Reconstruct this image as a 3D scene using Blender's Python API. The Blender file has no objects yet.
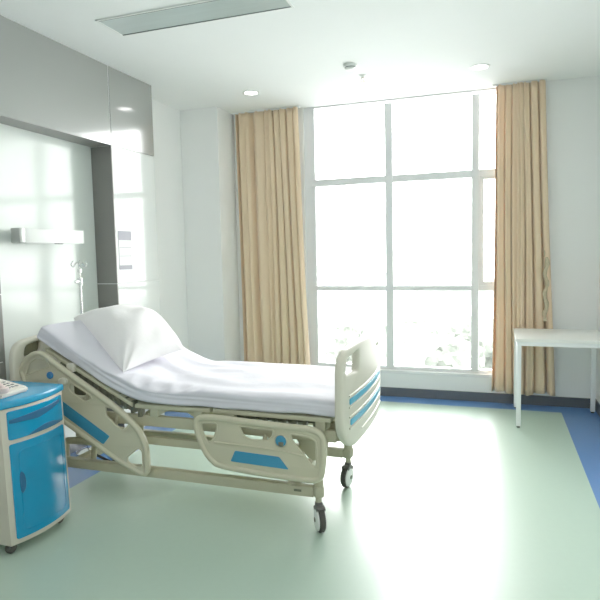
import bpy, bmesh, math, random
from mathutils import Vector, Matrix, noise
random.seed(4)
sc = bpy.context.scene
COL = sc.collection
PI = math.pi

# ------------------------------------------------------------------ materials
def mat(name, col, rough=0.5, metal=0.0, ior=1.5, coat=0.0, coat_rough=0.05, noise_amt=0.0, noise_scale=8.0,
        bump=0.0, bump_scale=60.0, emit=None, emit_s=0.0, sheen=0.0, trans=0.0, stretch=None, subs=0.0):
    m = bpy.data.materials.new(name); m.use_nodes = True
    nt = m.node_tree; b = nt.nodes['Principled BSDF']
    b.inputs['Base Color'].default_value = (*col, 1)
    b.inputs['Roughness'].default_value = rough
    b.inputs['Metallic'].default_value = metal
    b.inputs['IOR'].default_value = ior
    b.inputs['Coat Weight'].default_value = coat
    b.inputs['Coat Roughness'].default_value = coat_rough
    b.inputs['Sheen Weight'].default_value = sheen
    b.inputs['Transmission Weight'].default_value = trans
    if subs:
        b.inputs['Subsurface Weight'].default_value = subs
        b.inputs['Subsurface Scale'].default_value = 0.01
    if emit:
        b.inputs['Emission Color'].default_value = (*emit, 1)
        b.inputs['Emission Strength'].default_value = emit_s
    tc = nt.nodes.new('ShaderNodeTexCoord')
    src = tc.outputs['Object']
    if stretch:
        mp = nt.nodes.new('ShaderNodeMapping'); mp.inputs['Scale'].default_value = stretch
        nt.links.new(src, mp.inputs['Vector']); src = mp.outputs['Vector']
    nz = nt.nodes.new('ShaderNodeTexNoise'); nz.inputs['Scale'].default_value = noise_scale
    nz.inputs['Detail'].default_value = 4
    nt.links.new(src, nz.inputs['Vector'])
    mx = nt.nodes.new('ShaderNodeMix'); mx.data_type = 'RGBA'
    k = max(noise_amt, 0.01)
    mx.inputs[6].default_value = (*[c * (1 - k) for c in col], 1)
    mx.inputs[7].default_value = (*[min(1, c * (1 + k)) for c in col], 1)
    nt.links.new(nz.outputs['Fac'], mx.inputs[0])
    nt.links.new(mx.outputs[2], b.inputs['Base Color'])
    if bump:
        n2 = nt.nodes.new('ShaderNodeTexNoise'); n2.inputs['Scale'].default_value = bump_scale
        nt.links.new(src, n2.inputs['Vector'])
        bp = nt.nodes.new('ShaderNodeBump'); bp.inputs['Strength'].default_value = bump; bp.inputs['Distance'].default_value = 0.01
        nt.links.new(n2.outputs['Fac'], bp.inputs['Height']); nt.links.new(bp.outputs['Normal'], b.inputs['Normal'])
    return m

M = {}
M['wall'] = mat('wall_paint', (.88, .885, .88), .6, bump=.04, bump_scale=120)
M['ceiling'] = mat('ceiling_paint', (.88, .89, .885), .8)
M['lacquer'] = mat('grey_gloss_panel', (.27, .28, .27), .10, ior=2.0)
M['lacquer_dark'] = mat('grey_satin_panel', (.20, .195, .185), .35, ior=1.5)
M['white_glass'] = mat('white_back_painted_glass', (.70, .75, .72), .09, ior=1.22)
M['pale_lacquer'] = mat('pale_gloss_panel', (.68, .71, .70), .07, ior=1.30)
M['joint'] = mat('panel_joint', (.75, .77, .76), .4)
M['base'] = mat('dark_baseboard', (.085, .095, .115), .35)
M['frame'] = mat('window_frame_aluminium', (.80, .80, .82), .35)
M['curtain'] = mat('beige_curtain_fabric', (.86, .66, .455), .75, noise_amt=.02, noise_scale=6, bump=.06, bump_scale=400, sheen=.3)
def translucent(m, fac, col):
    nt = m.node_tree; b = nt.nodes['Principled BSDF']; out = nt.nodes['Material Output']
    tl = nt.nodes.new('ShaderNodeBsdfTranslucent'); tl.inputs[0].default_value = (*col, 1)
    mx = nt.nodes.new('ShaderNodeMixShader'); mx.inputs[0].default_value = fac
    nt.links.new(b.outputs[0], mx.inputs[1]); nt.links.new(tl.outputs[0], mx.inputs[2]); nt.links.new(mx.outputs[0], out.inputs[0])
M['tieback'] = mat('curtain_tieback', (.50, .42, .28), .7, noise_amt=.3, noise_scale=60)
M['bed'] = mat('cream_bed_plastic', (.565, .535, .39), .38, noise_amt=.02)
M['bedmetal'] = mat('cream_powder_coat', (.48, .455, .32), .42, noise_amt=.03)
M['bedboard'] = mat('cream_board_plastic', (.68, .65, .54), .35)
M['deck'] = mat('olive_deck_metal', (.50, .49, .35), .45)
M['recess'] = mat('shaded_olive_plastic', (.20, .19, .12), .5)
M['mech'] = mat('dark_mechanism', (.16, .16, .12), .45, metal=.3)
M['blue_in'] = mat('blue_inlay', (.03, .24, .43), .35)
M['blue_bright'] = mat('bright_blue_inlay', (.07, .40, .60), .35)
M['bluebtn'] = mat('blue_button', (.02, .16, .42), .3)
translucent(M['curtain'], .12, (.85, .62, .42))
M['sheet'] = mat('white_sheet', (.69, .68, .76), .85, bump=.12, bump_scale=25, sheen=.2)
M['pillow'] = mat('white_pillowcase', (.88, .86, .87), .85, bump=.15, bump_scale=18, sheen=.2)
M['rubber'] = mat('dark_rubber', (.05, .045, .04), .6)
M['hood'] = mat('caster_hood_brown', (.12, .115, .11), .4)
M['whitepl'] = mat('white_plastic', (.80, .82, .80), .35)
M['chrome'] = mat('chrome', (.72, .73, .73), .18, metal=1.0)
M['steelcap'] = mat('brushed_end_cap', (.42, .44, .43), .35, metal=.4)
M['cab_body'] = mat('beige_cabinet_plastic', (.60, .56, .46), .4)
M['cab_blue'] = mat('blue_cabinet_plastic', (.0, .25, .49), .18, ior=1.45, coat=0)
M['cab_top'] = mat('blue_cabinet_top', (.01, .28, .52), .25, coat=0)
M['cab_dark'] = mat('blue_recess_shade', (.004, .10, .24), .4)  # cabinet blue darkened to stand for shade inside the recesses
M['phone'] = mat('ivory_phone_plastic', (.75, .71, .64), .35)
M['phone_pink'] = mat('pink_phone_handset', (.70, .56, .54), .35)
M['key'] = mat('grey_keys', (.16, .16, .17), .5)
M['table'] = mat('white_laminate', (.93, .93, .90), .35)
M['table_leg'] = mat('white_table_metal', (.90, .91, .92), .35)
M['lamp'] = mat('downlight_lens', (.95, .95, .92), .4, emit=(1, .99, .95), emit_s=6)
M['diffuser'] = mat('troffer_diffuser', (.42, .49, .48), .3, noise_amt=.12, noise_scale=3, stretch=(1, 8, 1))
M['darkline'] = mat('dark_gap', (.10, .12, .12), .5)
M['card_face'] = mat('white_card', (.88, .88, .88), .6)
M['lilac'] = mat('card_band', (.40, .39, .46), .6)
M['brass'] = mat('sprinkler_metal', (.45, .42, .36), .3, metal=.8)
M['foliage'] = mat('hazy_foliage', (.090, .100, .087), .9, noise_amt=.08, noise_scale=.6)
M['bark'] = mat('hazy_bark', (.16, .14, .12), .9)
M['concrete'] = mat('far_concrete', (.30, .31, .31), .8, noise_amt=.1, noise_scale=.2)
M['facade'] = mat('far_facade', (.10, .10, .10), .8)
M['pane_dark'] = mat('far_window', (.092, .092, .094), .3)

def floor_mat():
    m = bpy.data.materials.new('vinyl_floor'); m.use_nodes = True
    nt = m.node_tree; b = nt.nodes['Principled BSDF']
    tc = nt.nodes.new('ShaderNodeTexCoord'); sp = nt.nodes.new('ShaderNodeSeparateXYZ')
    nt.links.new(tc.outputs['Object'], sp.inputs[0])
    def cmp(out, op, v):
        n = nt.nodes.new('ShaderNodeMath'); n.operation = op; n.inputs[1].default_value = v
        nt.links.new(out, n.inputs[0]); return n.outputs[0]
    a = cmp(sp.outputs[0], 'GREATER_THAN', -2.45); c = cmp(sp.outputs[0], 'LESS_THAN', .535)
    d = cmp(sp.outputs[1], 'LESS_THAN', 5.24)
    def mul(x, y):
        n = nt.nodes.new('ShaderNodeMath'); n.operation = 'MULTIPLY'
        nt.links.new(x, n.inputs[0]); nt.links.new(y, n.inputs[1]); return n.outputs[0]
    f = mul(mul(a, c), d)
    nz = nt.nodes.new('ShaderNodeTexNoise'); nz.inputs['Scale'].default_value = 35; nz.inputs['Detail'].default_value = 6
    nt.links.new(tc.outputs['Object'], nz.inputs['Vector'])
    def pair(c1, c2):
        mx = nt.nodes.new('ShaderNodeMix'); mx.data_type = 'RGBA'
        mx.inputs[6].default_value = (*c1, 1); mx.inputs[7].default_value = (*c2, 1)
        nt.links.new(nz.outputs['Fac'], mx.inputs[0]); return mx.outputs[2]
    g = pair(FLOOR_G, tuple(x * 1.06 for x in FLOOR_G)); bl = pair(FLOOR_B, tuple(x * 1.08 for x in FLOOR_B))
    mx = nt.nodes.new('ShaderNodeMix'); mx.data_type = 'RGBA'
    nt.links.new(f, mx.inputs[0]); nt.links.new(bl, mx.inputs[6]); nt.links.new(g, mx.inputs[7])
    nt.links.new(mx.outputs[2], b.inputs['Base Color'])
    b.inputs['Roughness'].default_value = .33; b.inputs['IOR'].default_value = 1.6
    n3 = nt.nodes.new('ShaderNodeTexNoise'); n3.inputs['Scale'].default_value = 1.6; n3.inputs['Detail'].default_value = 1
    nt.links.new(tc.outputs['Object'], n3.inputs['Vector'])
    bp = nt.nodes.new('ShaderNodeBump'); bp.inputs['Strength'].default_value = .12; bp.inputs['Distance'].default_value = .02
    nt.links.new(n3.outputs['Fac'], bp.inputs['Height']); nt.links.new(bp.outputs['Normal'], b.inputs['Normal'])
    return m
FLOOR_G = (.41, .54, .45)
FLOOR_B = (.085, .21, .50)
M['floor'] = floor_mat()

def glass_mat():
    m = bpy.data.materials.new('window_glass'); m.use_nodes = True
    nt = m.node_tree; out = nt.nodes['Material Output']; nt.nodes.remove(nt.nodes['Principled BSDF'])
    tr = nt.nodes.new('ShaderNodeBsdfTransparent'); tr.inputs[0].default_value = (.96, .98, .97, 1)
    gl = nt.nodes.new('ShaderNodeBsdfGlossy'); gl.inputs['Roughness'].default_value = .02
    fr = nt.nodes.new('ShaderNodeFresnel'); fr.inputs[0].default_value = 1.35
    mx = nt.nodes.new('ShaderNodeMixShader')
    nt.links.new(fr.outputs[0], mx.inputs[0]); nt.links.new(tr.outputs[0], mx.inputs[1]); nt.links.new(gl.outputs[0], mx.inputs[2])
    nt.links.new(mx.outputs[0], out.inputs[0]); return m
M['glass'] = glass_mat()

# ------------------------------------------------------------------ helpers
def link(o, parent=None):
    COL.objects.link(o)
    if parent is not None: o.parent = parent
    return o
def tag(o, label=None, cat=None, group=None, kind=None):
    if label: o['label'] = label
    if cat: o['category'] = cat
    if group: o['group'] = group
    if kind: o['kind'] = kind
    return o
def thing(name, loc, label, cat, group=None, rz=0):
    e = bpy.data.objects.new(name, None); e.empty_display_size = .1
    e.location = loc; e.rotation_euler = (0, 0, rz); link(e)
    return tag(e, label, cat, group)
def obj(name, bm, m, parent=None, smooth=40, world=True):
    """one mesh object; geometry given in world coordinates is shifted to the parent's frame"""
    if parent is not None and world:
        off = parent_world(parent)
        bm.transform(off.inverted())
    me = bpy.data.meshes.new(name)
    bm.normal_update(); bm.to_mesh(me); bm.free()
    mm = m if isinstance(m, (list, tuple)) else [m]
    for q in mm: me.materials.append(M[q])
    if smooth is not None:
        me.shade_smooth()
        me.set_sharp_from_angle(angle=math.radians(smooth))
    return link(bpy.data.objects.new(name, me), parent)
def parent_world(p):
    m = Matrix.Identity(4)
    while p is not None:
        m = Matrix.LocRotScale(p.location, p.rotation_euler, p.scale) @ m
        p = p.parent
    return m
def box(bm, lo, hi, bev=0.0, seg=2, mi=0):
    r = bmesh.ops.create_cube(bm, size=1)
    vs = r['verts']
    for v in vs:
        v.co = Vector([lo[i] + (v.co[i] + .5) * (hi[i] - lo[i]) for i in range(3)])
    fs = list({f for v in vs for f in v.link_faces})
    for f in fs: f.material_index = mi
    if bev:
        es = list({e for v in vs for e in v.link_edges})
        bmesh.ops.bevel(bm, geom=es, offset=bev, segments=seg, affect='EDGES', profile=.5)
    return bm
def B(*a, **k):
    bm = bmesh.new(); box(bm, *a, **k); return bm
def frames(pts, closed=False):
    n = len(pts); T = []
    for i in range(n):
        a = pts[(i - 1) % n] if (closed or i) else pts[0]
        b = pts[(i + 1) % n] if (closed or i < n - 1) else pts[-1]
        T.append((b - a).normalized())
    up = Vector((0, 0, 1)) if abs(T[0].z) < .9 else Vector((1, 0, 0))
    N = [(up - T[0] * up.dot(T[0])).normalized()]
    for i in range(1, n):
        q = N[-1] - T[i] * N[-1].dot(T[i]); N.append(q.normalized())
    return T, N
def tube(bm, pts, r, seg=10, closed=False, mi=0, sx=1.0, flat=None):
    pts = [Vector(p) for p in pts]; T, N = frames(pts, closed); rings = []
    for i, p in enumerate(pts):
        t = T[i]
        if flat is not None:
            nn = Vector(flat); nn = (nn - t * nn.dot(t)).normalized()
        else: nn = N[i]
        b = t.cross(nn); rr = r[i] if isinstance(r, (list, tuple)) else r
        rings.append([bm.verts.new(p + nn * math.cos(2 * PI * k / seg) * rr * sx + b * math.sin(2 * PI * k / seg) * rr) for k in range(seg)])
    m = len(rings)
    for i in range(m if closed else m - 1):
        A, C = rings[i], rings[(i + 1) % m]
        for k in range(seg):
            f = bm.faces.new((A[k], A[(k + 1) % seg], C[(k + 1) % seg], C[k])); f.material_index = mi
    if not closed:
        f = bm.faces.new(rings[0][::-1]); f.material_index = mi
        f = bm.faces.new(rings[-1]); f.material_index = mi
    return bm
def lathe(bm, prof, o=(0, 0, 0), axis='Z', seg=32, mi=0):
    """prof: list of (radius, height)"""
    o = Vector(o)
    R = {'Z': Matrix.Identity(3), 'X': Matrix.Rotation(PI / 2, 3, 'Y'), 'Y': Matrix.Rotation(-PI / 2, 3, 'X')}[axis] if isinstance(axis, str) else axis
    rings = []
    for r, h in prof:
        if r < 1e-6: rings.append([bm.verts.new(o + R @ Vector((0, 0, h)))])
        else: rings.append([bm.verts.new(o + R @ Vector((r * math.cos(2 * PI * k / seg), r * math.sin(2 * PI * k / seg), h))) for k in range(seg)])
    for a, b in zip(rings, rings[1:]):
        for k in range(seg):
            k2 = (k + 1) % seg
            if len(a) == 1 and len(b) == 1: continue
            if len(a) == 1: f = bm.faces.new((a[0], b[k2], b[k]))
            elif len(b) == 1: f = bm.faces.new((a[k], a[k2], b[0]))
            else: f = bm.faces.new((a[k], a[k2], b[k2], b[k]))
            f.material_index = mi
    return bm
def catmull(pts, n=6, closed=True):
    out = []; m = len(pts)
    for i in range(m if closed else m - 1):
        g = (lambda j: pts[j % m]) if closed else (lambda j: pts[max(0, min(m - 1, j))])
        p0, p1, p2, p3 = (Vector(g(i + q)) for q in (-1, 0, 1, 2))
        for k in range(n):
            t = k / n
            out.append(.5 * ((2 * p1) + (p2 - p0) * t + (2 * p0 - 5 * p1 + 4 * p2 - p3) * t * t + (3 * p1 - p0 - 3 * p2 + p3) * t ** 3))
    if not closed: out.append(Vector(pts[-1]))
    return out
def rounded(pts, r, n=5):
    """polygon with rounded corners (2-D)"""
    out = []; m = len(pts)
    for i in range(m):
        p, a, b = Vector(pts[i]), Vector(pts[i - 1]), Vector(pts[(i + 1) % m])
        rr = r[i] if isinstance(r, (list, tuple)) else r
        da, db = (a - p), (b - p); rr = min(rr, da.length * .48, db.length * .48)
        s, e = p + da.normalized() * rr, p + db.normalized() * rr
        for k in range(n + 1):
            t = k / n; out.append((1 - t) ** 2 * s + 2 * t * (1 - t) * p + t * t * e)
    return out
def plate(outline, holes, thick, bev, fmap, cuts=None):
    """flat board with holes made from a filled 2-D curve; fmap(u, v, w) -> world point"""
    cu = bpy.data.curves.new('board', 'CURVE'); cu.dimensions = '2D'; cu.fill_mode = 'BOTH'
    for loop in [outline] + list(holes):
        s = cu.splines.new('POLY'); s.points.add(len(loop) - 1); s.use_cyclic_u = True
        for q, p in zip(s.points, loop): q.co = (p[0], p[1], 0, 1)
    cu.extrude = max(thick / 2 - bev, 1e-4); cu.bevel_depth = bev; cu.bevel_resolution = 2; cu.offset = -bev
    o = bpy.data.objects.new('board', cu); COL.objects.link(o)
    dg = bpy.context.evaluated_depsgraph_get(); dg.update()
    me = bpy.data.meshes.new_from_object(o.evaluated_get(dg))
    bm = bmesh.new(); bm.from_mesh(me)
    bpy.data.objects.remove(o); bpy.data.curves.remove(cu); bpy.data.meshes.remove(me)
    bmesh.ops.remove_doubles(bm, verts=bm.verts, dist=1e-5)
    if cuts:
        ax, vals = cuts
        for v in vals:
            co = Vector((0, 0, 0)); no = Vector((0, 0, 0)); co[ax] = v; no[ax] = 1
            bmesh.ops.bisect_plane(bm, geom=bm.verts[:] + bm.edges[:] + bm.faces[:], plane_co=co, plane_no=no)
    for v in bm.verts: v.co = Vector(fmap(v.co.x, v.co.y, v.co.z))
    bmesh.ops.recalc_face_normals(bm, faces=bm.faces)
    return bm
def merge(a, b):
    me = bpy.data.meshes.new('tmp'); b.to_mesh(me); b.free(); a.from_mesh(me); bpy.data.meshes.remove(me); return a
def struct(name, bm, m, parent=None, smooth=None):
    o = obj(name, bm, m, parent, smooth)
    if parent is None: o['kind'] = 'structure'
    return o
def copy_tree(o, parent=None):
    c = o.copy(); COL.objects.link(c)
    if parent is not None: c.parent = parent
    for ch in list(o.children): copy_tree(ch, c)
    return c

# ------------------------------------------------------------------ room shell
H = 2.82; YW = 5.45; XR = .83; XL = -2.95; XP = -2.735; XG = -2.89; YB = -2.6
struct('floor', B((XL - .2, YB - .2, -.1), (XR + .2, YW + .25, 0)), 'floor')
struct('ceiling', B((XL - .2, YB - .2, H), (XR + .2, YW + .25, H + .12)), 'ceiling')
struct('wall_right', B((XR, YB, 0), (XR + .15, YW + .2, H)), 'wall')
struct('wall_left', B((XL - .15, YB, 0), (XL, YW + .2, H)), 'wall')
struct('wall_rear', B((XL, YB - .15, 0), (XR, YB, H)), 'wall')
WX0, WX1, WZ0 = -1.80, .12, .255
w = bmesh.new()
box(w, (XL, YW, 0), (WX0, YW + .2, H)); box(w, (WX1, YW, 0), (XR, YW + .2, H)); box(w, (WX0, YW, 0), (WX1, YW + .2, WZ0 - .015))
struct('wall_window', w, 'wall')
struct('wall_column', B((XL, 5.08, 0), (-2.545, YW, H), .004), 'wall')
struct('trim_1', B((WX0, YW - .012, WZ0 - .03), (WX1, YW + .2, WZ0), .004), 'frame')
struct('baseboard_window', B((-2.545, YW - .014, 0), (XR, YW, .088), .003), 'base')
struct('baseboard_right', B((XR - .014, YB, 0), (XR, YW - .014, .088), .003), 'base')
struct('baseboard_left', B((XL, 4.27, 0), (XL + .014, 5.08, .088), .003), 'base')
struct('baseboard_column', B((XL + .014, 5.066, 0), (-2.545, 5.08, .088), .003), 'base')

# headwall panelling: grey lacquer panels around a recess lined with white glass
G = .006
def panel(bm, x0, y0, z0, y1, z1, x1=None, mi=0):
    box(bm, (x0, y0 + G / 2, z0 + G / 2), (XP if x1 is None else x1, y1 - G / 2, z1 - G / 2), .0015, 1, mi)
near = bmesh.new()
for z0, z1 in ((0, .80), (.80, 1.197), (1.197, 2.235)):
    panel(near, XP - .012, 1.40, z0, 2.585, z1); panel(near, XP - .012, .20, z0, 1.40, z1); panel(near, XP - .012, YB, z0, .20, z1)
head = bmesh.new()
panel(head, XP - .012, YB, 2.235, 1.1, H); panel(head, XP - .012, 1.1, 2.235, 3.69, H)
struct('wall_panel_near', near, 'lacquer')
struct('wall_panel_header', head, 'lacquer')
def twist(bm):   # the pilaster panels stand very slightly proud at their far edge
    for v in bm.verts:
        if v.co.x > XP - .005: v.co.x += max(0, v.co.y - 3.70) * .0155
pil = bmesh.new()
panel(pil, XP - .012, 3.69, 2.235, 4.25, H); twist(pil)
struct('wall_panel_pilaster_top', pil, 'lacquer')
pil = bmesh.new()
for z0, z1 in ((0, 1.197), (1.197, 2.235)): panel(pil, XP - .012, 3.69, z0, 4.25, z1)
twist(pil)
struct('wall_panel_pilaster', pil, 'pale_lacquer')
core = bmesh.new()      # carcass behind the panels, showing as pale joints
box(core, (XL, YB, 0), (XP - .003, 2.58, H)); box(core, (XL, 3.688, 0), (XP - .0035, 4.245, H)); box(core, (XL, 2.58, 2.245), (XP - .003, 3.688, H))
struct('wall_panel_carcass', core, 'joint')
jamb = bmesh.new()
for z0, z1 in ((0, 1.197), (1.197, 2.235)):
    box(jamb, (XG - .04, 3.684, z0 + G / 2), (XP - .001, 3.6995, z1 - G / 2))
    box(jamb, (XG, 2.5805, z0 + G / 2), (XP - .001, 2.595, z1 - G / 2))
box(jamb, (XG - .04, 2.595, 2.2355), (XP - .0005, 3.684, 2.247))
struct('wall_recess_jamb', jamb, 'lacquer_dark')
gl_ = B((XL, 2.5805, .0005), (XG, 3.70, 2.2445))
for v in gl_.verts:
    if v.co.x > XG - .01: v.co.x -= (v.co.y - 2.58) * .030 - .004
struct('wall_recess_glass', gl_, 'white_glass')
struct('baseboard_recess', B((XG - .04, 2.596, 0), (XG + .012, 3.683, .07)), 'base')

# ------------------------------------------------------------------ window
win = bpy.data.objects.new('window_1', None); win.location = (WX0, YW + .1, WZ0); link(win); win['kind'] = 'structure'
Y0, Y1 = YW + .03, YW + .095
def bar(lo, hi, n='window_frame'): return obj(n, B(lo, hi, .004), 'frame', win, None)
fr = bmesh.new()
box(fr, (WX0, Y0, WZ0), (WX0 + .105, Y1, H), .003); box(fr, (WX1 - .055, Y0, WZ0), (WX1, Y1, H), .003)
box(fr, (WX0 + .102, Y0 + .004, WZ0), (WX1 - .052, Y1 - .003, WZ0 + .035), .003); box(fr, (WX0 + .102, Y0 + .004, H - .012), (WX1 - .052, Y1 - .003, H), .003)
obj('outer_frame', fr, 'frame', win, None)
bar((-.998, Y0 - .03, WZ0 + .03), (-.926, Y1, H - .04), 'mullion')
bar((-.214, Y0 - .03, WZ0 + .03), (-.148, Y1, H - .04), 'mullion')
bar((WX0 + .05, Y0 - .008, 2.052), (WX1 - .05, Y1, 2.118), 'transom')
bar((WX0 + .05, Y0 - .008, 1.025), (WX1 - .05, Y1, 1.072), 'transom')
sash = bmesh.new()
for a, b_ in (((-.150, Y0 + .002, 1.072), (-.108, Y1 - .01, 2.075)), ((-.110, Y0 + .005, 2.03), (WX1 - .088, Y1 - .013, 2.060)),
             ((-.110, Y0 + .005, 1.072), (WX1 - .088, Y1 - .013, 1.11)), ((WX1 - .09, Y0 + .002, 1.072), (WX1 - .055, Y1 - .01, 2.075))):
    box(sash, a, b_, .002)
obj('sash', sash, 'frame', win, None)
for x0, x1 in ((WX0 + .05, -.985), (-.935, -.2), (-.155, WX1 - .05)):
    for z0, z1 in ((WZ0 + .03, 1.04), (1.06, 2.085), (2.11, H - .04)):
        obj('pane', B((x0, Y1 - .03, z0), (x1, Y1 - .024, z1)), 'glass', win, None)

# ------------------------------------------------------------------ curtains
def curtain(name, x0t, x1t, x0b, x1b, zt, zb, folds, seed, label, group):
    t = thing(name, ((x0t + x1t) / 2, YW - .068, zb), label, 'curtain', group)
    rnd = random.Random(seed); bm = bmesh.new(); NU, NV = folds * 14, 46
    ph = [rnd.uniform(-.45, .45) for _ in range(folds + 1)]; am = [rnd.uniform(.6, 1.25) for _ in range(folds + 1)]
    wd = [rnd.choice((.45, .6, .9, 1.2, 1.7)) * rnd.uniform(.85, 1.15) for _ in range(folds)]; tot = sum(wd)
    cum = [0]
    for q in wd: cum.append(cum[-1] + q / tot)
    rows = []
    for j in range(NV + 1):
        v = j / NV; row = []
        for i in range(NU + 1):
            u = i / NU * folds; k = min(int(u), folds - 1); fr_ = u - k
            uu = cum[k] + (cum[k + 1] - cum[k]) * fr_
            a = am[k] * (1 - fr_) + am[k + 1] * fr_
            spread = 1 - v
            x = (x0t + (x1t - x0t) * uu) * v + (x0b + (x1b - x0b) * uu) * spread
            amp = (.036 + .010 * spread) * a
            y = YW - .068 + amp * math.sin(2 * PI * u + ph[k] * spread) - .012 * math.sin(4 * PI * u + 1)
            x += .010 * math.cos(2 * PI * u) + .014 * spread * math.sin(3.1 * v + u)
            y += .012 * noise.noise(Vector((u * .8, v * 2.2, seed)))
            # pinch pleats at the heading
            if v > .95: y = y * (1 - (v - .95) * 6) + (YW - .068) * (v - .95) * 6
            row.append(bm.verts.new((x, y, zb + (zt - zb) * v + (0 if j else .012 * math.sin(u * 2)))))
        rows.append(row)
    for j in range(NV):
        for i in range(NU):
            bm.faces.new((rows[j][i], rows[j][i + 1], rows[j + 1][i + 1], rows[j + 1][i]))
    o = obj('curtain_panel', bm, 'curtain', t, 180)
    s = o.modifiers.new('thickness', 'SOLIDIFY'); s.thickness = .003
    obj('curtain_track', B((min(x0t, x1t) - .02, YW - .083, zt - .006), (max(x0t, x1t) + .02, YW - .053, H - .001), .003), 'frame', t)
    return t
curtain('curtain', -2.50, -1.835, -2.485, -1.76, 2.812, .06, 9, 5, 'beige floor-length curtain left of the window, behind the bed', None)
ct = curtain('curtain', -.018, .375, -.04, .475, 2.812, .115, 8, 11, 'beige floor-length curtain right of the window, behind the small table', None)
tb = bmesh.new()
pts = [(.405 + .010 * math.sin(i * .9), YW - .135 + .008 * math.cos(i * 1.3), 1.32 - i * .026) for i in range(22)]
tube(tb, pts, [.012 + .007 * abs(math.sin(i * .95)) for i in range(22)], 10)
tube(tb, [(.388, YW - .14, 1.33), (.396, YW - .08, 1.40), (.40, YW - .02, 1.42)], .006, 8)
obj('tieback', tb, 'tieback', ct)

# ------------------------------------------------------------------ ceiling fittings
def downlight(x, y, label):
    t = thing('ceiling_downlight', (x, y, H), label, 'ceiling light', 'recessed ceiling downlights')
    b = bmesh.new(); lathe(b, [(.056, -.002), (.060, -.006), (.072, -.006), (.078, -.001), (.078, 0), (.056, 0)], (x, y, H)); obj('trim_ring', b, 'whitepl', t)
    b = bmesh.new(); lathe(b, [(0, -.004), (.057, -.004), (.057, -.001), (0, -.001)], (x, y, H)); obj('lens', b, 'lamp', t)
downlight(-2.054, 4.773, 'round recessed ceiling downlight in front of the left curtain')
downlight(-.129, 4.815, 'round recessed ceiling downlight in front of the right curtain')
t = thing('ceiling_troffer', (-1.70, 3.115, H), 'long narrow unlit ceiling light panel above the bed', 'ceiling light')
b = bmesh.new()
x0, x1, y0, y1 = -2.285, -1.112, 2.982, 3.252
for lo, hi in (((x0, y0, H - .006), (x1, y0 + .014, H - .0005)), ((x0, y1 - .014, H - .006), (x1, y1, H - .0005)), ((x0, y0, H - .006), (x0 + .014, y1, H - .0005)), ((x1 - .014, y0, H - .006), (x1, y1, H - .0005))):
    box(b, lo, hi, .001)
obj('frame', b, 'whitepl', t)
obj('diffuser', B((x0 + .014, y0 + .014, H - .004), (x1 - .014, y1 - .014, H - .001)), 'diffuser', t)
b = bmesh.new(); box(b, (x0 + .014, y1 - .022, H - .0065), (x1 - .014, y1 - .014, H - .001)); box(b, (x0 + .014, y0 + .014, H - .0065), (x1 - .014, y0 + .018, H - .001))
obj('gasket', b, 'darkline', t)
t = thing('smoke_detector', (-1.06, 4.376, H), 'round white smoke detector on the ceiling', 'smoke detector')
b = bmesh.new(); lathe(b, [(.052, 0), (.054, -.012), (.050, -.020), (0, -.020)], (-1.06, 4.376, H)); obj('base', b, 'whitepl', t)
b = bmesh.new(); lathe(b, [(.040, -.020), (.040, -.026), (.034, -.034), (.018, -.040), (0, -.040)], (-1.06, 4.376, H)); obj('sensing_cap', b, 'whitepl', t)
b = bmesh.new(); lathe(b, [(.0405, -.0205), (.0405, -.0245)], (-1.06, 4.376, H)); obj('slot_ring', b, 'darkline', t)
t = thing('fire_sprinkler', (-1.03, 4.68, H), 'small metal fire sprinkler hanging from the ceiling', 'sprinkler')
b = bmesh.new(); lathe(b, [(.030, 0), (.030, -.003), (.014, -.008), (.012, -.02), (0, -.02)], (-1.03, 4.68, H)); obj('escutcheon', b, 'whitepl', t)
b = bmesh.new()
for s in (-1, 1): tube(b, [(-1.03 + s * .008, 4.68, H - .018), (-1.03 + s * .011, 4.68, H - .030), (-1.03, 4.68, H - .045)], .0022, 6)
lathe(b, [(0, -.045), (.016, -.045), (.016, -.047), (0, -.047)], (-1.03, 4.68, H)); lathe(b, [(.012, -.012), (.014, -.018), (.012, -.022), (0, -.022)], (-1.03, 4.68, H))
obj('spray_head', b, 'brass', t)

# ------------------------------------------------------------------ wall-mounted things
t = thing('bedhead_light', (XG, 3.06, 1.55), 'white horizontal bedhead light bar on the glass wall above the bed', 'wall light')
b = B((XG + .045, 2.842, 1.502), (XG + .120, 3.372, 1.590), .004); obj('light_body', b, 'whitepl', t)
obj('end_cap', B((XG + .050, 2.790, 1.499), (XG + .123, 2.841, 1.593), .008), 'steelcap', t)
obj('end_cap', B((XG + .043, 3.373, 1.500), (XG + .122, 3.379, 1.592), .002), 'whitepl', t)
for ybr, dx in ((2.86, .008), (3.27, .02)): obj('bracket', B((XG - dx, ybr, 1.53), (XG + .046, ybr + .06, 1.565)), 'steelcap', t)
obj('underside_strip', B((XG + .05, 2.85, 1.4995), (XG + .116, 3.365, 1.5025)), 'steelcap', t)
b = bmesh.new()
for i in range(3): box(b, (XG + .105, 3.10 + i * .028, 1.494), (XG + .118, 3.115 + i * .028, 1.502), .001)
obj('switch', b, 'key', t)

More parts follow.
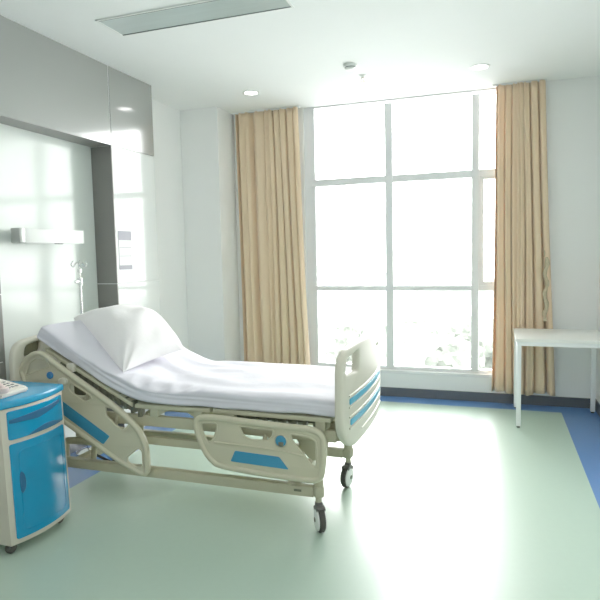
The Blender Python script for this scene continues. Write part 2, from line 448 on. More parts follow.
t = thing('wall_card', (XP, 3.8, 1.45), 'small white notice with grey bands on the glossy pilaster beside the bed', 'card')  # thin white card with grey bands laid over it
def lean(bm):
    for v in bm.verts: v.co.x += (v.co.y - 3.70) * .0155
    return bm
obj('card_face', lean(B((XP + .0003, 3.715, 1.300), (XP + .002, 3.880, 1.600))), 'card_face', t, None)
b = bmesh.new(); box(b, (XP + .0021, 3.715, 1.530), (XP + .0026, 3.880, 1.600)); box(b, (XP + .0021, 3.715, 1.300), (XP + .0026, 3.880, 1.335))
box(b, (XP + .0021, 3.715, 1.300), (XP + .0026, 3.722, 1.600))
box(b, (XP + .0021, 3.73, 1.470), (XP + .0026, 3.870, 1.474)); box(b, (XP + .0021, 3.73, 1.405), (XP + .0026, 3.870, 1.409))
obj('grey_band', lean(b), 'lilac', t, None)

# iv pole behind the head of the bed
px, py = -2.765, 3.305
t = thing('iv_pole', (px, py, 0), 'chrome intravenous drip pole with hooks behind the head of the bed', 'iv pole')
b = bmesh.new(); lathe(b, [(0, 0), (.085, 0), (.088, .012), (.05, .028), (.016, .035), (0, .035)], (px, py, 0)); obj('base', b, 'chrome', t)
b = bmesh.new(); tube(b, [(px, py, .03), (px, py, 1.24)], .0105, 12); tube(b, [(px, py, 1.22), (px, py, 1.36)], .0065, 10); obj('pole', b, 'chrome', t)
b = bmesh.new(); lathe(b, [(0, -.025), (.018, -.025), (.020, 0), (.018, .025), (0, .025)], (px, py, 1.235)); tube(b, [(px, py, 1.235), (px + .005, py - .055, 1.235)], .011, 10); obj('clamp_knob', b, 'chrome', t)
b = bmesh.new(); lathe(b, [(0, -.012), (.014, -.012), (.014, .012), (0, .012)], (px, py, 1.31)); obj('clamp_knob', b, 'chrome', t)
for k in range(4):
    a = PI / 4 + k * PI / 2; d = Vector((math.cos(a), math.sin(a), 0)); c = Vector((px, py, 1.362)); b = bmesh.new()
    pts = [c + d * r_ + Vector((0, 0, z)) for r_, z in ((0, 0), (.014, .004), (.026, -.006), (.036, -.022), (.046, -.022), (.052, -.006), (.046, .012), (.036, .018))]
    tube(b, catmull([tuple(p) for p in pts], 4, False), .0042, 8); obj('hook', b, 'chrome', t)

# ------------------------------------------------------------------ table
t = thing('side_table', (.47, 5.04, 0), 'small white square-legged table by the right wall in front of the curtain', 'table')
tx0, tx1, ty0, ty1 = .148, .810, 4.69, 5.325
obj('tabletop', B((tx0, ty0, .682), (tx1, ty1, .706), .003), 'table', t)
b = bmesh.new()
for lo, hi in (((tx0 + .01, ty0 + .008, .650), (tx1 - .01, ty0 + .032, .681)), ((tx0 + .01, ty1 - .032, .650), (tx1 - .01, ty1 - .008, .681)),
               ((tx0 + .008, ty0 + .03, .650), (tx0 + .032, ty1 - .03, .681)), ((tx1 - .032, ty0 + .03, .650), (tx1 - .008, ty1 - .03, .681))):
    box(b, lo, hi, .002)
obj('apron', b, 'table_leg', t)
for x in (tx0 + .008, tx1 - .045):
    for y in (ty0 + .012, ty1 - .045):
        lg = obj('leg', B((x, y, .012), (x + .035, y + .035, .675), .004), 'table_leg', t)
        b = bmesh.new(); lathe(b, [(0, 0), (.013, 0), (.013, .013), (0, .013)], (x + .0175, y + .0175, 0), seg=16); obj('foot', b, 'rubber', lg)

# ------------------------------------------------------------------ bed
bed = thing('hospital_bed', (-1.68, 3.03, 0), 'cream adjustable hospital bed with raised backrest and blue inlays', 'bed')
# headboard and footboard, bowed outward
def board(x0, sgn, zbot, ztop, name, hole=True):
    yc = 3.03; hw = .475 if sgn > 0 else .50
    out = rounded([(yc - hw, zbot + .11), (yc - hw + .13, zbot), (yc + hw - .13, zbot), (yc + hw, zbot + .11), (yc + hw - .012, ztop - .012), (yc + .25, ztop + .004), (yc - .25, ztop + .004), (yc - hw + .012, ztop - .018)],
                  [.10, .10, .10, .10, .07, .3, .3, .10], 8)
    hl = [rounded([(yc - hw + .055, ztop - .125), (yc - hw + .085, ztop - .055), (yc - hw + .27, ztop - .035), (yc - hw + .26, ztop - .14)], .03, 5)] if sgn > 0 else \
         [rounded([(yc - hw + .095, ztop - .115), (yc - hw + .115, ztop - .045), (yc - hw + .26, ztop - .030), (yc - hw + .25, ztop - .10)], .03, 5)]
    def fm(u, v, w):
        tt = (u - yc) / hw
        return (x0 - sgn * (.028 * tt * tt) * (1 if sgn > 0 else .8) + sgn * w, u, v)
    bm = plate(out, hl, .042, .014, fm, (0, [yc - hw + i * .05 for i in range(1, 19)]))
    o = obj(name, bm, 'bedboard', bed, 35)
    return o, fm, yc
fb, fm, yc = board(-.672, 1, .432, .943, 'footboard')
def strip(z, h, y0, y1, par, fm, mt, name, w=.0225, slope=0):
    out = rounded([(y0, z), (y1, z), (y1, z + h), (y0, z + h)], h * .3, 4)
    return obj(name, plate(out, [], .006, .002, lambda u, v, ww: fm(u, v, ww + w), (0, [y0 + i * .05 for i in range(1, int((y1 - y0) / .05) + 1)])), mt, par, 35)
def arch(z, h): pass
strip(.660, .031, 2.655, 3.40, fb, fm, 'blue_bright', 'blue_stripe')
strip(.556, .031, 2.665, 3.40, fb, fm, 'blue_bright', 'blue_stripe')
rb = bmesh.new()
for z in (.704, .648, .600, .544, .490):
    y0 = 2.65 if z > .5 else 2.85
    tube(rb, [fm(y0 + (3.41 - y0) * i / 24, z, .020) for i in range(25)], .006, 8)
obj('ridge', rb, 'bedboard', fb)
rb = bmesh.new()
for y in (3.28, 3.32):
    rb = bmesh.new(); lathe(rb, [(0, 0), (.007, 0), (.006, .004), (0, .005)], fm(y, .862, .0215), 'X', 12)
    obj('screw_cap', rb, 'bedmetal', fb)
hb, fmh, _ = board(-2.66, -1, .40, .935, 'headboard')
obj('handle_recess', plate(rounded([(2.60, .80), (2.60, .905), (2.82, .915), (2.82, .80)], .02), [], .005, .001, lambda u, v, w: (fmh(u, v, 0)[0] - .016 + w, u, v), (0, [2.64, 2.68, 2.72, 2.76])), 'recess', hb)

def sm(pts, n=5): return catmull(pts, n, True)
foot_out = [(-1.463, .566), (-1.487, .54), (-1.489, .500), (-1.474, .445), (-1.441, .373), (-1.396, .324), (-1.339, .299), (-1.126, .283), (-.912, .276), (-.839, .277), (-.805, .292), (-.785, .32), (-.774, .396), (-.772, .486), (-.784, .525), (-.814, .547), (-.864, .558), (-1.011, .562), (-1.228, .571), (-1.399, .577)]
foot_holes = [rounded([(-1.447, .533), (-1.36, .540), (-1.352, .514), (-1.375, .453), (-1.404, .425), (-1.430, .449), (-1.450, .501)], .016),
              rounded([(-1.235, .533), (-1.040, .528), (-1.044, .495), (-1.077, .466), (-1.165, .462), (-1.209, .480)], .016),
              rounded([(-.953, .516), (-.855, .508), (-.822, .490), (-.817, .392), (-.823, .358), (-.843, .360), (-.953, .488)], .014)]
foot_blue = rounded([(-1.256, .402), (-1.015, .393), (-.965, .333), (-1.282, .344)], .008)
head_out = [(-2.615, .705), (-2.629, .753), (-2.594, .814), (-2.541, .857), (-2.48, .871), (-2.433, .858), (-2.365, .813), (-2.199, .718), (-2.04, .628), (-1.933, .560), (-1.846, .490), (-1.799, .423), (-1.777, .347), (-1.777, .245), (-1.795, .212), (-1.835, .208), (-1.874, .225), (-1.994, .278), (-2.341, .464), (-2.503, .552), (-2.590, .625)]
head_holes = [rounded([(-2.585, .738), (-2.555, .800), (-2.49, .838), (-2.43, .822), (-2.405, .782), (-2.50, .752), (-2.593, .719)], .014),
              rounded([(-2.275, .705), (-2.135, .637), (-2.125, .612), (-2.172, .592), (-2.27, .640), (-2.288, .668)], .014),
              rounded([(-2.045, .580), (-2.045, .527), (-1.97, .466), (-1.932, .448), (-1.888, .485), (-1.916, .516), (-1.997, .572)], .014),
              rounded([(-1.842, .362), (-1.812, .352), (-1.812, .256), (-1.859, .246), (-1.918, .275), (-1.917, .302)], .014)]
head_blue = rounded([(-2.50, .688), (-2.018, .412), (-2.062, .362), (-2.52, .620)], .008)
def inset(loop, d):
    n = len(loop); out = []; A = sum(loop[i].x * loop[(i + 1) % n].y - loop[(i + 1) % n].x * loop[i].y for i in range(n))
    s = 1 if A > 0 else -1
    for i in range(n):
        e = (loop[(i + 1) % n] - loop[i - 1]).normalized(); out.append(loop[i] + Vector((-e.y, e.x)) * d * s)
    return out
def side_rail(y, sgn, outl, holes, blue, knobs):
    """sgn = -1: outer face looks towards -Y (camera side)"""
    O = sm(outl); fm = lambda u, v, w: (u, y + sgn * w, v)
    bm = plate(O, holes, .024, .007, fm)
    tube(bm, [Vector(fm(p.x, p.y, .006)) for p in inset(O, .014)], .0165, 10, True)
    for h in holes: tube(bm, [Vector(fm(p.x, p.y, .008)) for p in h], .0065, 6, True)
    r_ = obj('side_rail', bm, 'bed', bed, 45)
    obj('blue_inlay', plate(blue, [], .004, .001, lambda u, v, w: (u, y + sgn * (w + .0135), v)), 'blue_in', r_)
    for (x, z, r, mt, ex) in knobs:
        b = bmesh.new(); R = Matrix.Rotation(PI / 2 if sgn < 0 else -PI / 2, 3, 'X')
        lathe(b, [(0, .026), (r * .75, .026), (r, .020), (r, .008), (0, .008)], (0, 0, 0), R, 24)
        for v in b.verts: v.co.x *= ex; v.co += Vector((x, y, z))
        obj('release_button', b, mt, r_)
    return r_
def foot_cup(r_, y, sgn):
    b = bmesh.new(); R = Matrix.Rotation(PI / 2 if sgn < 0 else -PI / 2, 3, 'X')
    lathe(b, [(.031, .010), (.034, .016), (.031, .020), (.028, .016), (.028, .010)], (-1.002, y, .476), R, 28); obj('button_ring', b, 'bed', r_)
for y, s in ((2.60, -1), (3.47, 1)):
    r1 = side_rail(y, s, foot_out, foot_holes, foot_blue, [(-1.002, .476, .028, 'bluebtn' if s > 0 else 'blue_in', 1)])
    foot_cup(r1, y, s)
    b = bmesh.new(); box(b, (-1.012, y + s * .026 - .004, .452), (-.985, y + s * .026 + .004, .474), .003); obj('button_grip', b, 'mech', r1)
    tube(rdg := bmesh.new(), [(-1.37 + i * .05, y + s * .014, .437 - .001 * i) for i in range(5)] + [(-1.0 + .03 * i, y + s * .014, .425 - .004 * i) for i in range(5)], .005, 8)
    obj('moulded_ridge', rdg, 'bed', r1)
    side_rail(y, s, head_out, head_holes, head_blue, [(-2.404, .736, .021, 'bluebtn', 1), (-2.314, .706, .021, 'bedboard', 1.5)])

# frame: upper rails, lower rails, base rails
def rail(name, lo, hi, mt='bedmetal', bev=.006): return obj(name, B(lo, hi, bev), mt, bed)
for y in (2.66, 3.385):
    rail('upper_frame_rail', (-2.55, y, .462), (-.74, y + .03, .524))
for y in (2.70, 3.33): rail('lower_frame_rail', (-2.35, y, .343), (-1.10, y + .03, .388))
for y in (2.655, 3.235): rail('base_rail', (-2.53, y, .172), (-.86, y + .045, .226))
for x in (-2.50, -1.90, -1.40, -.80): rail('cross_member', (x, 2.69, .470), (x + .04, 3.386, .515))
for x in (-2.36, -1.02): rail('base_cross_member', (x, 2.70, .178), (x + .045, 3.236, .222))
for x in (-1.12, -2.30):
    for y in (2.70, 3.30): rail('leg_bracket', (x, y, .36), (x + .05, y + .022, .47))
# lifting arms
for x in (-.965, -2.25):
    for y in (2.725, 3.20):
        b = bmesh.new(); tube(b, [(x, y, .20), (x + .02, y, .34), (x + .03, y, .48)], .017, 12); obj('lifting_arm', b, 'bedmetal', bed)
# triangular gusset at the foot end
for y in (2.69, 3.355):
    obj('foot_gusset', plate(rounded([(-.985, .50), (-.835, .50), (-.835, .37), (-.865, .35), (-.90, .37)], .012), [], .012, .003, lambda u, v, w, y=y: (u, y + w, v)), 'deck', bed)
# head-end hump bracket on the base
b = bmesh.new()
pts = catmull([(-2.44, 2.72, .20), (-2.44, 2.72, .285), (-2.40, 2.72, .312), (-2.20, 2.72, .312), (-2.05, 2.72, .27)], 5, False)
tube(b, pts, .022, 12, sx=1); obj('actuator_bracket', b, 'bedmetal', bed)
b = bmesh.new(); tube(b, [(-2.35, 2.84, .20), (-2.14, 2.78, .17)], .008, 8); box(b, (-2.18, 2.755, .160), (-2.08, 2.815, .185), .008); obj('brake_pedal', b, 'rubber', bed)
b = bmesh.new(); tube(b, [(-1.25, 3.02, .40), (-.98, 3.02, .47)], .028, 14); tube(b, [(-1.35, 3.02, .375), (-.84, 3.02, .50)], .014, 12); obj('actuator', b, 'mech', bed)
# crank mechanism glimpsed between deck and rail
b = bmesh.new()
rr = random.Random(2)
for i in range(9):
    x = -1.30 + i * .055
    box(b, (x, 2.665, .53), (x + .02, 2.70, .575 + rr.uniform(-.01, .005)), .003)
tube(b, [(-1.35, 2.70, .545), (-.80, 2.70, .55)], .009, 8)
obj('hinge_mechanism', b, 'mech', bed)
b = bmesh.new()
for i in range(12):
    u = i / 11; x = -2.36 + .50 * u; z = .812 - (.812 - .600) * u
    box(b, (x - .012, 2.645, z - .085), (x + .012, 2.685, z - .018), .003)
tube(b, [(-2.40, 2.67, .785), (-1.92, 2.67, .555)], .016, 8); box(b, (-2.34, 2.70, .60), (-2.0, 2.71, .70))
obj('backrest_mechanism', b, 'mech', bed)
# decks
def deck(pts, name, y0=2.635, y1=3.425, th=.022, mt='deck'):
    out = [Vector((x, z)) for x, z in pts] + [Vector((x, z - th)) for x, z in reversed(pts)]
    bm = plate(out, [], y1 - y0, .003, lambda u, v, w: (u, (y0 + y1) / 2 + w, v)); return obj(name, bm, mt, bed, 30)
deck([(-2.475, .882), (-1.90, .595)], 'backrest_deck', th=.022)
deck([(-1.88, .590), (-1.42, .596)], 'seat_deck')
deck([(-1.40, .596), (-.76, .592)], 'leg_deck')
for x in (-1.79, -1.52, -1.33, -.84): obj('deck_bracket', B((x, 2.64, .525), (x + .05, 2.68, .575), .004), 'deck', bed)
b = B((-2.32, 2.618, .752), (-2.268, 2.652, .800), .008); obj('deck_latch', b, 'bedboard', bed)
for x0, x1 in ((-.79, -.70), (-2.64, -2.54)):
    for y in (2.72, 3.30): obj('board_socket', B((x0, y, .45), (x1, y + .04, .545), .005), 'bedmetal', bed)
# rail mounting arms
for y, s in ((2.60, 1), (3.47, -1)):
    for x0 in (-1.30, -1.12):
        b = bmesh.new(); tube(b, [(x0, y + s * .012, .36), (x0, y + s * .05, .42), (x0, y + s * .075, .48)], .013, 10); obj('rail_arm', b, 'bedmetal', bed)
    for x0 in (-2.22, -2.02):
        b = bmesh.new(); tube(b, [(x0, y + s * .012, .53 - (x0 + 2.2) * .5), (x0, y + s * .055, .56 - (x0 + 2.2) * .5), (x0 + .01, y + s * .075, .64 - (x0 + 2.2) * .5)], .013, 10); obj('rail_arm', b, 'bedmetal', bed)
# little plate on the near base rail
obj('type_plate', B((-.965, 2.6535, .196), (-.925, 2.6552, .208)), 'mech', bed)
# casters
def caster(x, y, ang):
    c = bpy.data.objects.new('caster', None); c.location = Vector((x, y, 0)) - bed.location; c.rotation_euler = (0, 0, ang); link(c, bed)
    def o2(name, bm, mt): return obj(name, bm, mt, c, 40, world=False)
    R = .064; off = -.024
    b = bmesh.new(); box(b, (-.030, -.026, .172), (.030, .026, .232), .012); lathe(b, [(0, .120), (.016, .120), (.016, .180), (0, .180)], (0, 0, 0)); lathe(b, [(0, .224), (.026, .224), (.026, .256), (.020, .264), (0, .264)], (0, 0, 0)); o2('stem', b, 'bedmetal')
    b = bmesh.new(); lathe(b, [(R - .020, -.014), (R - .006, -.016), (R, -.010), (R, .010), (R - .006, .016), (R - .020, .014)], (off, 0, R), 'Y', 40); o2('tyre', b, 'rubber')
    for s in (-1, 1):
        b = bmesh.new(); lathe(b, [(0, s * .027), (R * .45, s * .027), (R * .84, s * .021), (R * .88, s * .015), (0, s * .014)], (off, 0, R), 'Y', 32); w_ = o2('wheel_cover', b, 'whitepl')
        b = bmesh.new(); lathe(b, [(0, s * .030), (.012, s * .030), (.012, s * .026), (0, s * .026)], (off, 0, R), 'Y', 16); obj('axle_cap', b, 'mech', w_, 40, world=False)
    b = bmesh.new()
    N = 10
    prof = [(off + (R + .005) * math.cos(a), R + (R + .005) * math.sin(a)) for a in [PI * (.22 + .42 * i / N) for i in range(N + 1)]]
    ring = []
    for x_, z_ in prof:
        dx, dz = (x_ - off), (z_ - R); l = math.hypot(dx, dz)
        ring.append([b.verts.new((x_, s * .022, z_)) for s in (-1, 1)] + [b.verts.new((off + dx / l * (R - .018), s * .022, R + dz / l * (R - .018))) for s in (1, -1)])
    for a, d in zip(ring, ring[1:]):
        for k in (0, 1, 3):
            b.faces.new((a[k], a[(k + 1) % 4], d[(k + 1) % 4], d[k]))
    h = o2('hood', b, 'hood'); s_ = h.modifiers.new('t', 'SOLIDIFY'); s_.thickness = .004
    b = bmesh.new(); box(b, (-.022, -.018, .118), (.016, .018, .146), .006); o2('brake_housing', b, 'hood')
def ang(dx, dy): return math.atan2(dy, dx)
caster(-.842, 2.680, ang(-.52, .86)); caster(-.832, 3.255, ang(.16, .98))
caster(-2.50, 2.700, ang(-.9, .3)); caster(-2.50, 3.255, ang(-.8, .5))

# mattress: two sections, bent where the backrest is raised
def curve_at(cp, x):
    for (x0, z0), (x1, z1) in zip(cp, cp[1:]):
        if x <= x1: return z0 + (z1 - z0) * (x - x0) / (x1 - x0)
    return cp[-1][1]
axis = catmull([(-2.515, 0, .975), (-2.40, 0, .914), (-2.20, 0, .806), (-2.02, 0, .716), (-1.86, 0, .658), (-1.70, 0, .641), (-1.45, 0, .645), (-1.0, 0, .643), (-.712, 0, .642)], 14, False)
bm = bmesh.new(); rings = []; NS = len(axis); NR = 96
ymid, hw = 3.05, .425
T_, N_ = frames(axis)
for i, c in enumerate(axis):
    t_ = T_[i]; n_ = Vector((-t_.z, 0, t_.x)); n_ = n_ if n_.z > 0 else -n_
    e = min(1, (i + .6) / 4, (NS - 1 - i + .8) / 2); e = math.sqrt(max(0, 1 - (1 - e) ** 2))
    ring = []; hh = .046 * (0.35 + .65 * e); ww = hw * (.975 + .025 * e)
    for k in range(NR):
        a = 2 * PI * k / NR; ca, sa = math.cos(a), math.sin(a); p = 8
        q = (abs(ca) ** p + abs(sa) ** p) ** (-1 / p)
        # denser sampling around a rounded rectangle
        u, v = ca * q, sa * q
        yy = ymid + u * ww; off = v * hh
        P_ = c + n_ * off; P_.y = yy
        if v > .5:      # top wrinkles
            s = i / NS
            f = noise.noise(Vector((P_.x * 3.5 + yy * 1.3, yy * 7 - P_.x * 1.0, 1.3)))
            g = noise.noise(Vector((P_.x * 9 + yy * 3, yy * 14, 4.1)))
            bend = math.exp(-((P_.x + 1.72) / .30) ** 2)
            rid = math.sin((P_.x * 9 + (yy - 2.6) * 26) + 3 * f)
            P_ += n_ * (.009 * f + .004 * g + .006 * bend * rid)
            ed = math.exp(-((u + .86) / .10) ** 2); P_ += n_ * ed * (.010 * bend * math.sin(P_.x * 55 + 2 * f) + .004)
        if abs(u) > .9: # side folds of the sheet
            f = noise.noise(Vector((P_.x * 6 + P_.z * 10, P_.z * 22, 7)))
            sl = i / NS * 2.1; P_.y += u * (.004 * f + .009 * noise.noise(Vector((sl * 2.2 + v * .5, v * 2.4 + sl * .8, 7))))
            if v < -.3: P_ += n_ * (.010 * noise.noise(Vector((P_.x * 5, 0, 2))) - .004)
        ring.append(bm.verts.new(P_))
    rings.append(ring)
for a, b_ in zip(rings, rings[1:]):
    for k in range(NR): bm.faces.new((a[k], a[(k + 1) % NR], b_[(k + 1) % NR], b_[k]))
bm.faces.new(rings[0][::-1]); bm.faces.new(rings[-1])
bmesh.ops.recalc_face_normals(bm, faces=bm.faces)
mt = thing('mattress', (-1.65, 3.05, .59), 'mattress under a white sheet on the cream hospital bed, raised at the head', 'mattress')
o = obj('sheet_cover', bm, 'sheet', mt, 180)
o.modifiers.new('s', 'SUBSURF').levels = 1; o.modifiers['s'].render_levels = 1
# pillow
A_, B_, C_, D_ = Vector((-2.565, 2.98, .995)), Vector((-1.985, 2.68, .735)), Vector((-1.90, 3.20, .785)), Vector((-2.38, 3.49, .955))
e1 = ((B_ - A_) + (C_ - D_)).normalized(); e2 = ((D_ - A_) + (C_ - B_)).normalized(); nn = e1.cross(e2).normalized()
if nn.z < 0: nn = -nn
bm = bmesh.new(); N = 40; top, bot = [], []
def pill(u, v, s):
    # pinched outline: sides bow inwards, corners pointed
    U, V = 2 * u - 1, 2 * v - 1
    k = .045
    U2 = U * (1 - k * (1 - V * V)); V2 = V * (1 - k * (1 - U * U))
    uu, vv = (U2 + 1) / 2, (V2 + 1) / 2
    p = (A_ * (1 - uu) + B_ * uu) * (1 - vv) + (D_ * (1 - uu) + C_ * uu) * vv
    prof = max(0, (1 - abs(U) ** 2.6)) ** .48 * max(0, (1 - abs(V) ** 2.6)) ** .48
    h = (.172 if s > 0 else .022) * prof
    if s > 0:
        h += prof * (.010 * noise.noise(Vector((U * 2.2, V * 2.2, 3))) + .005 * math.sin(U * 7 + V * 5))
        h += .018 * prof * math.exp(-((U - .05) / .35) ** 2)
        rad = math.exp(-((abs(U) - .85) / .25) ** 2) * math.exp(-((abs(V) - .85) / .25) ** 2)
        h += .010 * rad * math.sin(12 * math.atan2(1.1 - abs(V), 1.1 - abs(U)))
    return p + nn * (s * h + .02)
for s in (1, -1):
    grid = [[None] * (N + 1) for _ in range(N + 1)]
    for i in range(N + 1):
        for j in range(N + 1):
            edge = i in (0, N) or j in (0, N)
            if s < 0 and edge: grid[i][j] = top[i][j]
            else: grid[i][j] = bm.verts.new(pill(.5 - .5 * math.cos(PI * i / N), .5 - .5 * math.cos(PI * j / N), s))
    if s > 0: top = grid
    for i in range(N):
        for j in range(N):
            f = (grid[i][j], grid[i + 1][j], grid[i + 1][j + 1], grid[i][j + 1])
            bm.faces.new(f if s > 0 else f[::-1])
bmesh.ops.recalc_face_normals(bm, faces=bm.faces)
pl = thing('pillow', (-2.16, 3.12, .86), 'plump white pillow lying on the raised head of the mattress', 'pillow')
o = obj('pillowcase', bm, 'pillow', pl, 180)
o.modifiers.new('s', 'SUBSURF').render_levels = 1

# ------------------------------------------------------------------ bedside cabinet
cab = thing('bedside_cabinet', (-2.35, 2.20, 0), 'blue and beige bedside cabinet on casters beside the bed head', 'cabinet')
cy0, cy1, cxf, cxb = 1.998, 2.398, -2.140, -2.60; BOW = .040
def fx(y, d=0):  # bowed front
    tt = (y - (cy0 + cy1) / 2) / ((cy1 - cy0) / 2); return cxf + BOW * (1 - tt * tt) + d
def plan(d=0, e=0, n=20):
    pts = [Vector((cxb, cy0 - e)), ]
    for i in range(n + 1):
        y = cy0 - e + (cy1 - cy0 + 2 * e) * i / n; yy = min(max(y, cy0), cy1); pts.append(Vector((fx(yy, d), y)))
    pts.append(Vector((cxb, cy1 + e))); return pts
def slab(z0, z1, mt, name, d=0, e=0, bev=.006, parent=cab):
    return obj(name, plate(plan(d, e), [], z1 - z0, bev, lambda u, v, w: (u, v, (z0 + z1) / 2 + w)), mt, parent, 35)
slab(.055, .706, 'cab_body', 'body', bev=.005)
slab(.706, .742, 'cab_top', 'cabinet_top', d=.008, e=.006, bev=.009)
def curved(y0, y1, z0, z1, d0, d1, n=18, hole=None, rad=.012):
    """front piece following the bow; outline given in (y, z)"""
    out = rounded([(y0, z0), (y1, z0), (y1, z1), (y0, z1)], rad, 5) if not isinstance(y0, list) else y0
    lo = min(p[0] for p in out); hi = max(p[0] for p in out)
    return plate(out, hole or [], abs(d1 - d0), .002, lambda u, v, w: (fx(u, (d0 + d1) / 2 + w), u, v), (0, [lo + (hi - lo) * i / n for i in range(1, n)]))
ya, yb = cy0 + .026, cy1 - .022
dr = obj('drawer', curved(ya, yb, .556, .692, -.004, .006), 'cab_blue', cab)
obj('drawer_groove', curved([Vector(p) for p in rounded([(ya + .004, .652), (ya + .14, .664), (yb - .03, .676), (yb - .03, .660), (ya + .16, .628), (ya + .004, .636)], .006)], 0, 0, 0, .0062, .0085), 'cab_dark', dr)  # flat inlay; the groove's shade is put into its colour
arc = [(yb - .02 - .24 * i / 16, .5605 + .026 * math.sin(PI * i / 16)) for i in range(17)]
obj('drawer_pull', curved([Vector(p) for p in arc] + [Vector((yb - .25, .5585)), Vector((yb - .03, .5585))], 0, 0, 0, .0062, .0085), 'cab_dark', dr)
dd = obj('door', curved(ya, yb, .080, .536, -.004, .006), 'cab_blue', cab)
lp = [Vector((cy0 + .064 + .021 * math.cos(a) * (1.0 if math.cos(a) > 0 else .35), .345 + .052 * math.sin(a))) for a in [2 * PI * i / 24 for i in range(24)]]
obj('door_handle', curved(lp, 0, 0, 0, .0062, .0078), 'cab_dark', dd)
obj('moulded_border', curved([Vector(p) for p in rounded([(ya + .035, .11), (yb - .035, .11), (yb - .035, .50), (ya + .035, .50)], .03)], 0, 0, 0, .006, .0068, hole=[rounded([(ya + .038, .113), (yb - .038, .113), (yb - .038, .497), (ya + .038, .497)], .028)]), 'cab_blue', dd)
for x in (cxf - .045, cxb + .05):
    for y in (cy0 + .04, cy1 - .04):
        b = bmesh.new(); lathe(b, [(0, -.013), (.024, -.013), (.029, -.008), (.029, .008), (.024, .013), (0, .013)], (x, y, .0295), 'X', 24)
        box(b, (x - .016, y - .012, .030), (x + .016, y + .018, .056), .004); obj('caster', b, 'rubber', cab)

def lean_back(o):
    for c in o.children:
        for v in c.data.vertices: v.co.x -= .020 * v.co.z / .7
        lean_back(c)
lean_back(cab)

# telephone on the cabinet
ph = thing('telephone', (-2.36, 2.14, .742), 'ivory desk telephone with pinkish handset on the blue cabinet top', 'telephone', rz=0)
Z = .7425
def wedge(x0, x1, y0, y1, h0, h1, bev):
    bm = bmesh.new(); vs = [bm.verts.new(p) for p in ((x0, y0, Z), (x1, y0, Z), (x1, y1, Z), (x0, y1, Z), (x0, y0, Z + h0), (x1, y0, Z + h1), (x1, y1, Z + h1), (x0, y1, Z + h0))]
    for f in ((3, 2, 1, 0), (4, 5, 6, 7), (0, 1, 5, 4), (1, 2, 6, 5), (2, 3, 7, 6), (3, 0, 4, 7)): bm.faces.new([vs[i] for i in f])
    bmesh.ops.bevel(bm, geom=bm.edges[:], offset=bev, segments=3, affect='EDGES'); return bm
obj('phone_body', wedge(-2.42, -2.205, 2.050, 2.225, .062, .024, .008), 'phone', ph)
def on_top(x): return Z + .062 + (.024 - .062) * (x + 2.42) / .215
b = bmesh.new()
for i in range(4):
    for j in range(3):
        x = -2.335 + i * .026; y = 2.135 + j * .024; box(b, (x, y, on_top(x) - .006), (x + .015, y + .015, on_top(x) + .001), .002)
obj('keypad', b, 'key', ph)
b = bmesh.new()
pts = catmull([(-2.40, 2.075, .822), (-2.36, 2.073, .836), (-2.30, 2.072, .832), (-2.24, 2.073, .810), (-2.20, 2.075, .782)], 5, False)
tube(b, pts, .015, 12, sx=.75)
for x, z in ((-2.395, .812), (-2.212, .782)): lathe(b, [(0, -.014), (.022, -.014), (.026, -.004), (.024, .010), (0, .014)], (x, 2.075, z), 'Z', 20)
obj('handset', b, 'phone_pink', ph)
b = bmesh.new(); tube(b, [(-2.40 + .010 * math.cos(k * .9) - k * .0008, 2.03 + .010 * math.sin(k * .9) + 0, Z + .012 + 0.0 * k) for k in range(8)], .003, 6)
pts = []
for k in range(120):
    a = k * .85; u = k / 119; c = Vector((-2.21 - .16 * u, 2.052 - .026 * math.sin(PI * u) , Z + .010)); pts.append(c + Vector((0, .006 * math.cos(a), .006 * math.sin(a))))
tube(b, pts, .0016, 5); obj('coiled_cord', b, 'phone_pink', ph)

# ------------------------------------------------------------------ outside, far below and hazy
GZ = -14
b = bmesh.new(); box(b, (-160, 12, GZ - 1), (140, 420, GZ)); struct('ground', b, 'concrete')
rt = random.Random(9)
def tree():
    t = thing('tree', (0, 0, GZ), 'pale hazy leafy tree far below outside the window', 'tree', 'distant trees below the window')
    bm = bmesh.new()
    for k in range(7):
        a = rt.uniform(0, 2 * PI); r = rt.uniform(0, 1.7); c = Vector((r * math.cos(a), r * math.sin(a), GZ + rt.uniform(3.2, 6.0)))
        q = bmesh.ops.create_icosphere(bm, subdivisions=3, radius=rt.uniform(1.2, 2.0))
        for v in q['verts']:
            d = noise.noise(v.co * 1.3 + c) * .5 + noise.noise(v.co * 4 + c) * .18
            v.co = c + v.co * (1 + d)
    obj('crown', bm, 'foliage', t, None, world=True)
    b2 = bmesh.new(); tube(b2, [(0, 0, GZ), (.1, 0, GZ + 2), (0, .1, GZ + 4.2)], [.28, .22, .14], 8); obj('trunk', b2, 'bark', t, world=True)
    return t
t0 = tree()
spots = [(-22, 52), (-17, 56), (-25, 62), (-13, 60), (-8, 55), (-4, 60), (-18, 68), (-10, 70), (0, 66), (-2, 74), (-15, 48), (-20, 78), (-6, 82), (-28, 72), (3, 58)]
for i, (x, y) in enumerate(spots):
    o = t0 if i == 0 else copy_tree(t0)
    o.location = (x, y, GZ); s = rt.uniform(.8, 1.25); o.rotation_euler = (0, 0, rt.uniform(0, 6)); o.scale = (s, s, s)
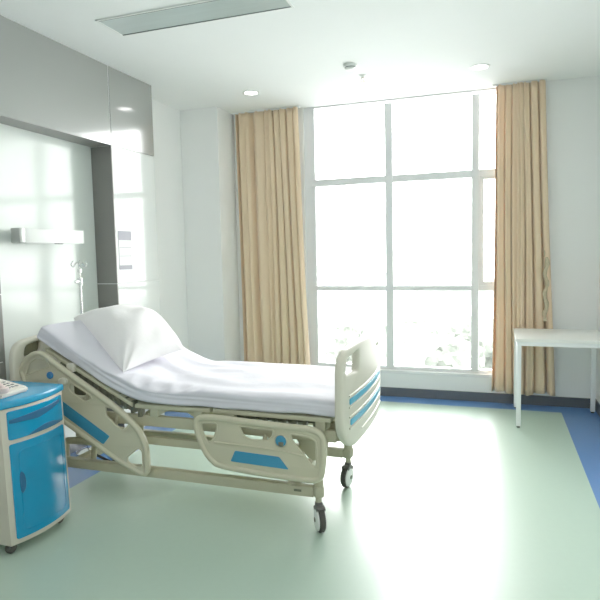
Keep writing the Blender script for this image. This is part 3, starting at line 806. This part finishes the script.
# two low pale buildings on the skyline
for (x0, x1, y0, h, lab) in ((-60, -36, 150, 9, 'hazy pale low building far outside, left part of the window view'), (-22, 4, 165, 7, 'hazy pale low building far outside, middle of the window view')):
    t = thing('distant_building', ((x0 + x1) / 2, y0 + 6, GZ), lab, 'building')
    obj('wall', B((x0, y0, GZ), (x1, y0 + 12, GZ + h)), 'facade', t, None)
    obj('roof', B((x0 - .4, y0 - .4, GZ + h), (x1 + .4, y0 + 12.4, GZ + h + .5)), 'concrete', t, None)
    for k in range(int((x1 - x0) / 3)):
        for z in (1.5, 4.5): obj('window', B((x0 + 1 + k * 3, y0 - .05, GZ + z), (x0 + 2.6 + k * 3, y0 + .02, GZ + z + 1.5)), 'pane_dark', t, None)

# ------------------------------------------------------------------ light
WORLD = 14.0
wd = bpy.data.worlds.new('overcast'); sc.world = wd; wd.use_nodes = True
bg = wd.node_tree.nodes['Background']; bg.inputs[0].default_value = (1, .985, .97, 1); bg.inputs[1].default_value = WORLD
def area(name, loc, rot, sx, sy, power, col=(1, 1, 1), portal=False):
    l = bpy.data.lights.new(name, 'AREA'); l.shape = 'RECTANGLE'; l.size = sx; l.size_y = sy; l.energy = power; l.color = col
    if portal: l.cycles.is_portal = True
    o = bpy.data.objects.new(name, l); o.location = loc; o.rotation_euler = rot; link(o); return o
area('window_portal', ((WX0 + WX1) / 2, YW + .19, (WZ0 + H) / 2), (-PI / 2, 0, 0), WX1 - WX0, H - WZ0, 1, portal=True)
area('rear_fill', (-1.1, -.9, H - .03), (0, 0, 0), 2.4, 2.0, 14, (1, 1, .98))  # added fill behind the camera, not a fixture of the room
area('middle_fill', (-.9, 1.3, H - .03), (0, 0, 0), 1.2, .3, 5, (1, 1, .98))  # second added fill, out of view, lifts the foreground

# ------------------------------------------------------------------ camera
cam = bpy.data.cameras.new('camera'); co = bpy.data.objects.new('camera', cam); link(co); sc.camera = co
cam.sensor_width = 36; cam.lens = 34.368; cam.clip_start = .05; cam.clip_end = 1000
Rm = Matrix(((0.9462165, -0.0065839, 0.3234671), (0.3228601, 0.0837175, -0.9427368), (-0.0208730, 0.9964678, 0.0813405)))
co.matrix_world = Matrix.Translation((0, 0, 1.4)) @ Rm.to_4x4()
sc.view_settings.view_transform = 'Standard'; sc.view_settings.look = 'None'
sc.view_settings.exposure = 0.68; sc.view_settings.gamma = 1.18
sc.cycles.max_bounces = 10; sc.cycles.diffuse_bounces = 6; sc.cycles.glossy_bounces = 4
sc.cycles.transparent_max_bounces = 12; sc.cycles.sample_clamp_indirect = 8
sc.cycles.use_denoising = True
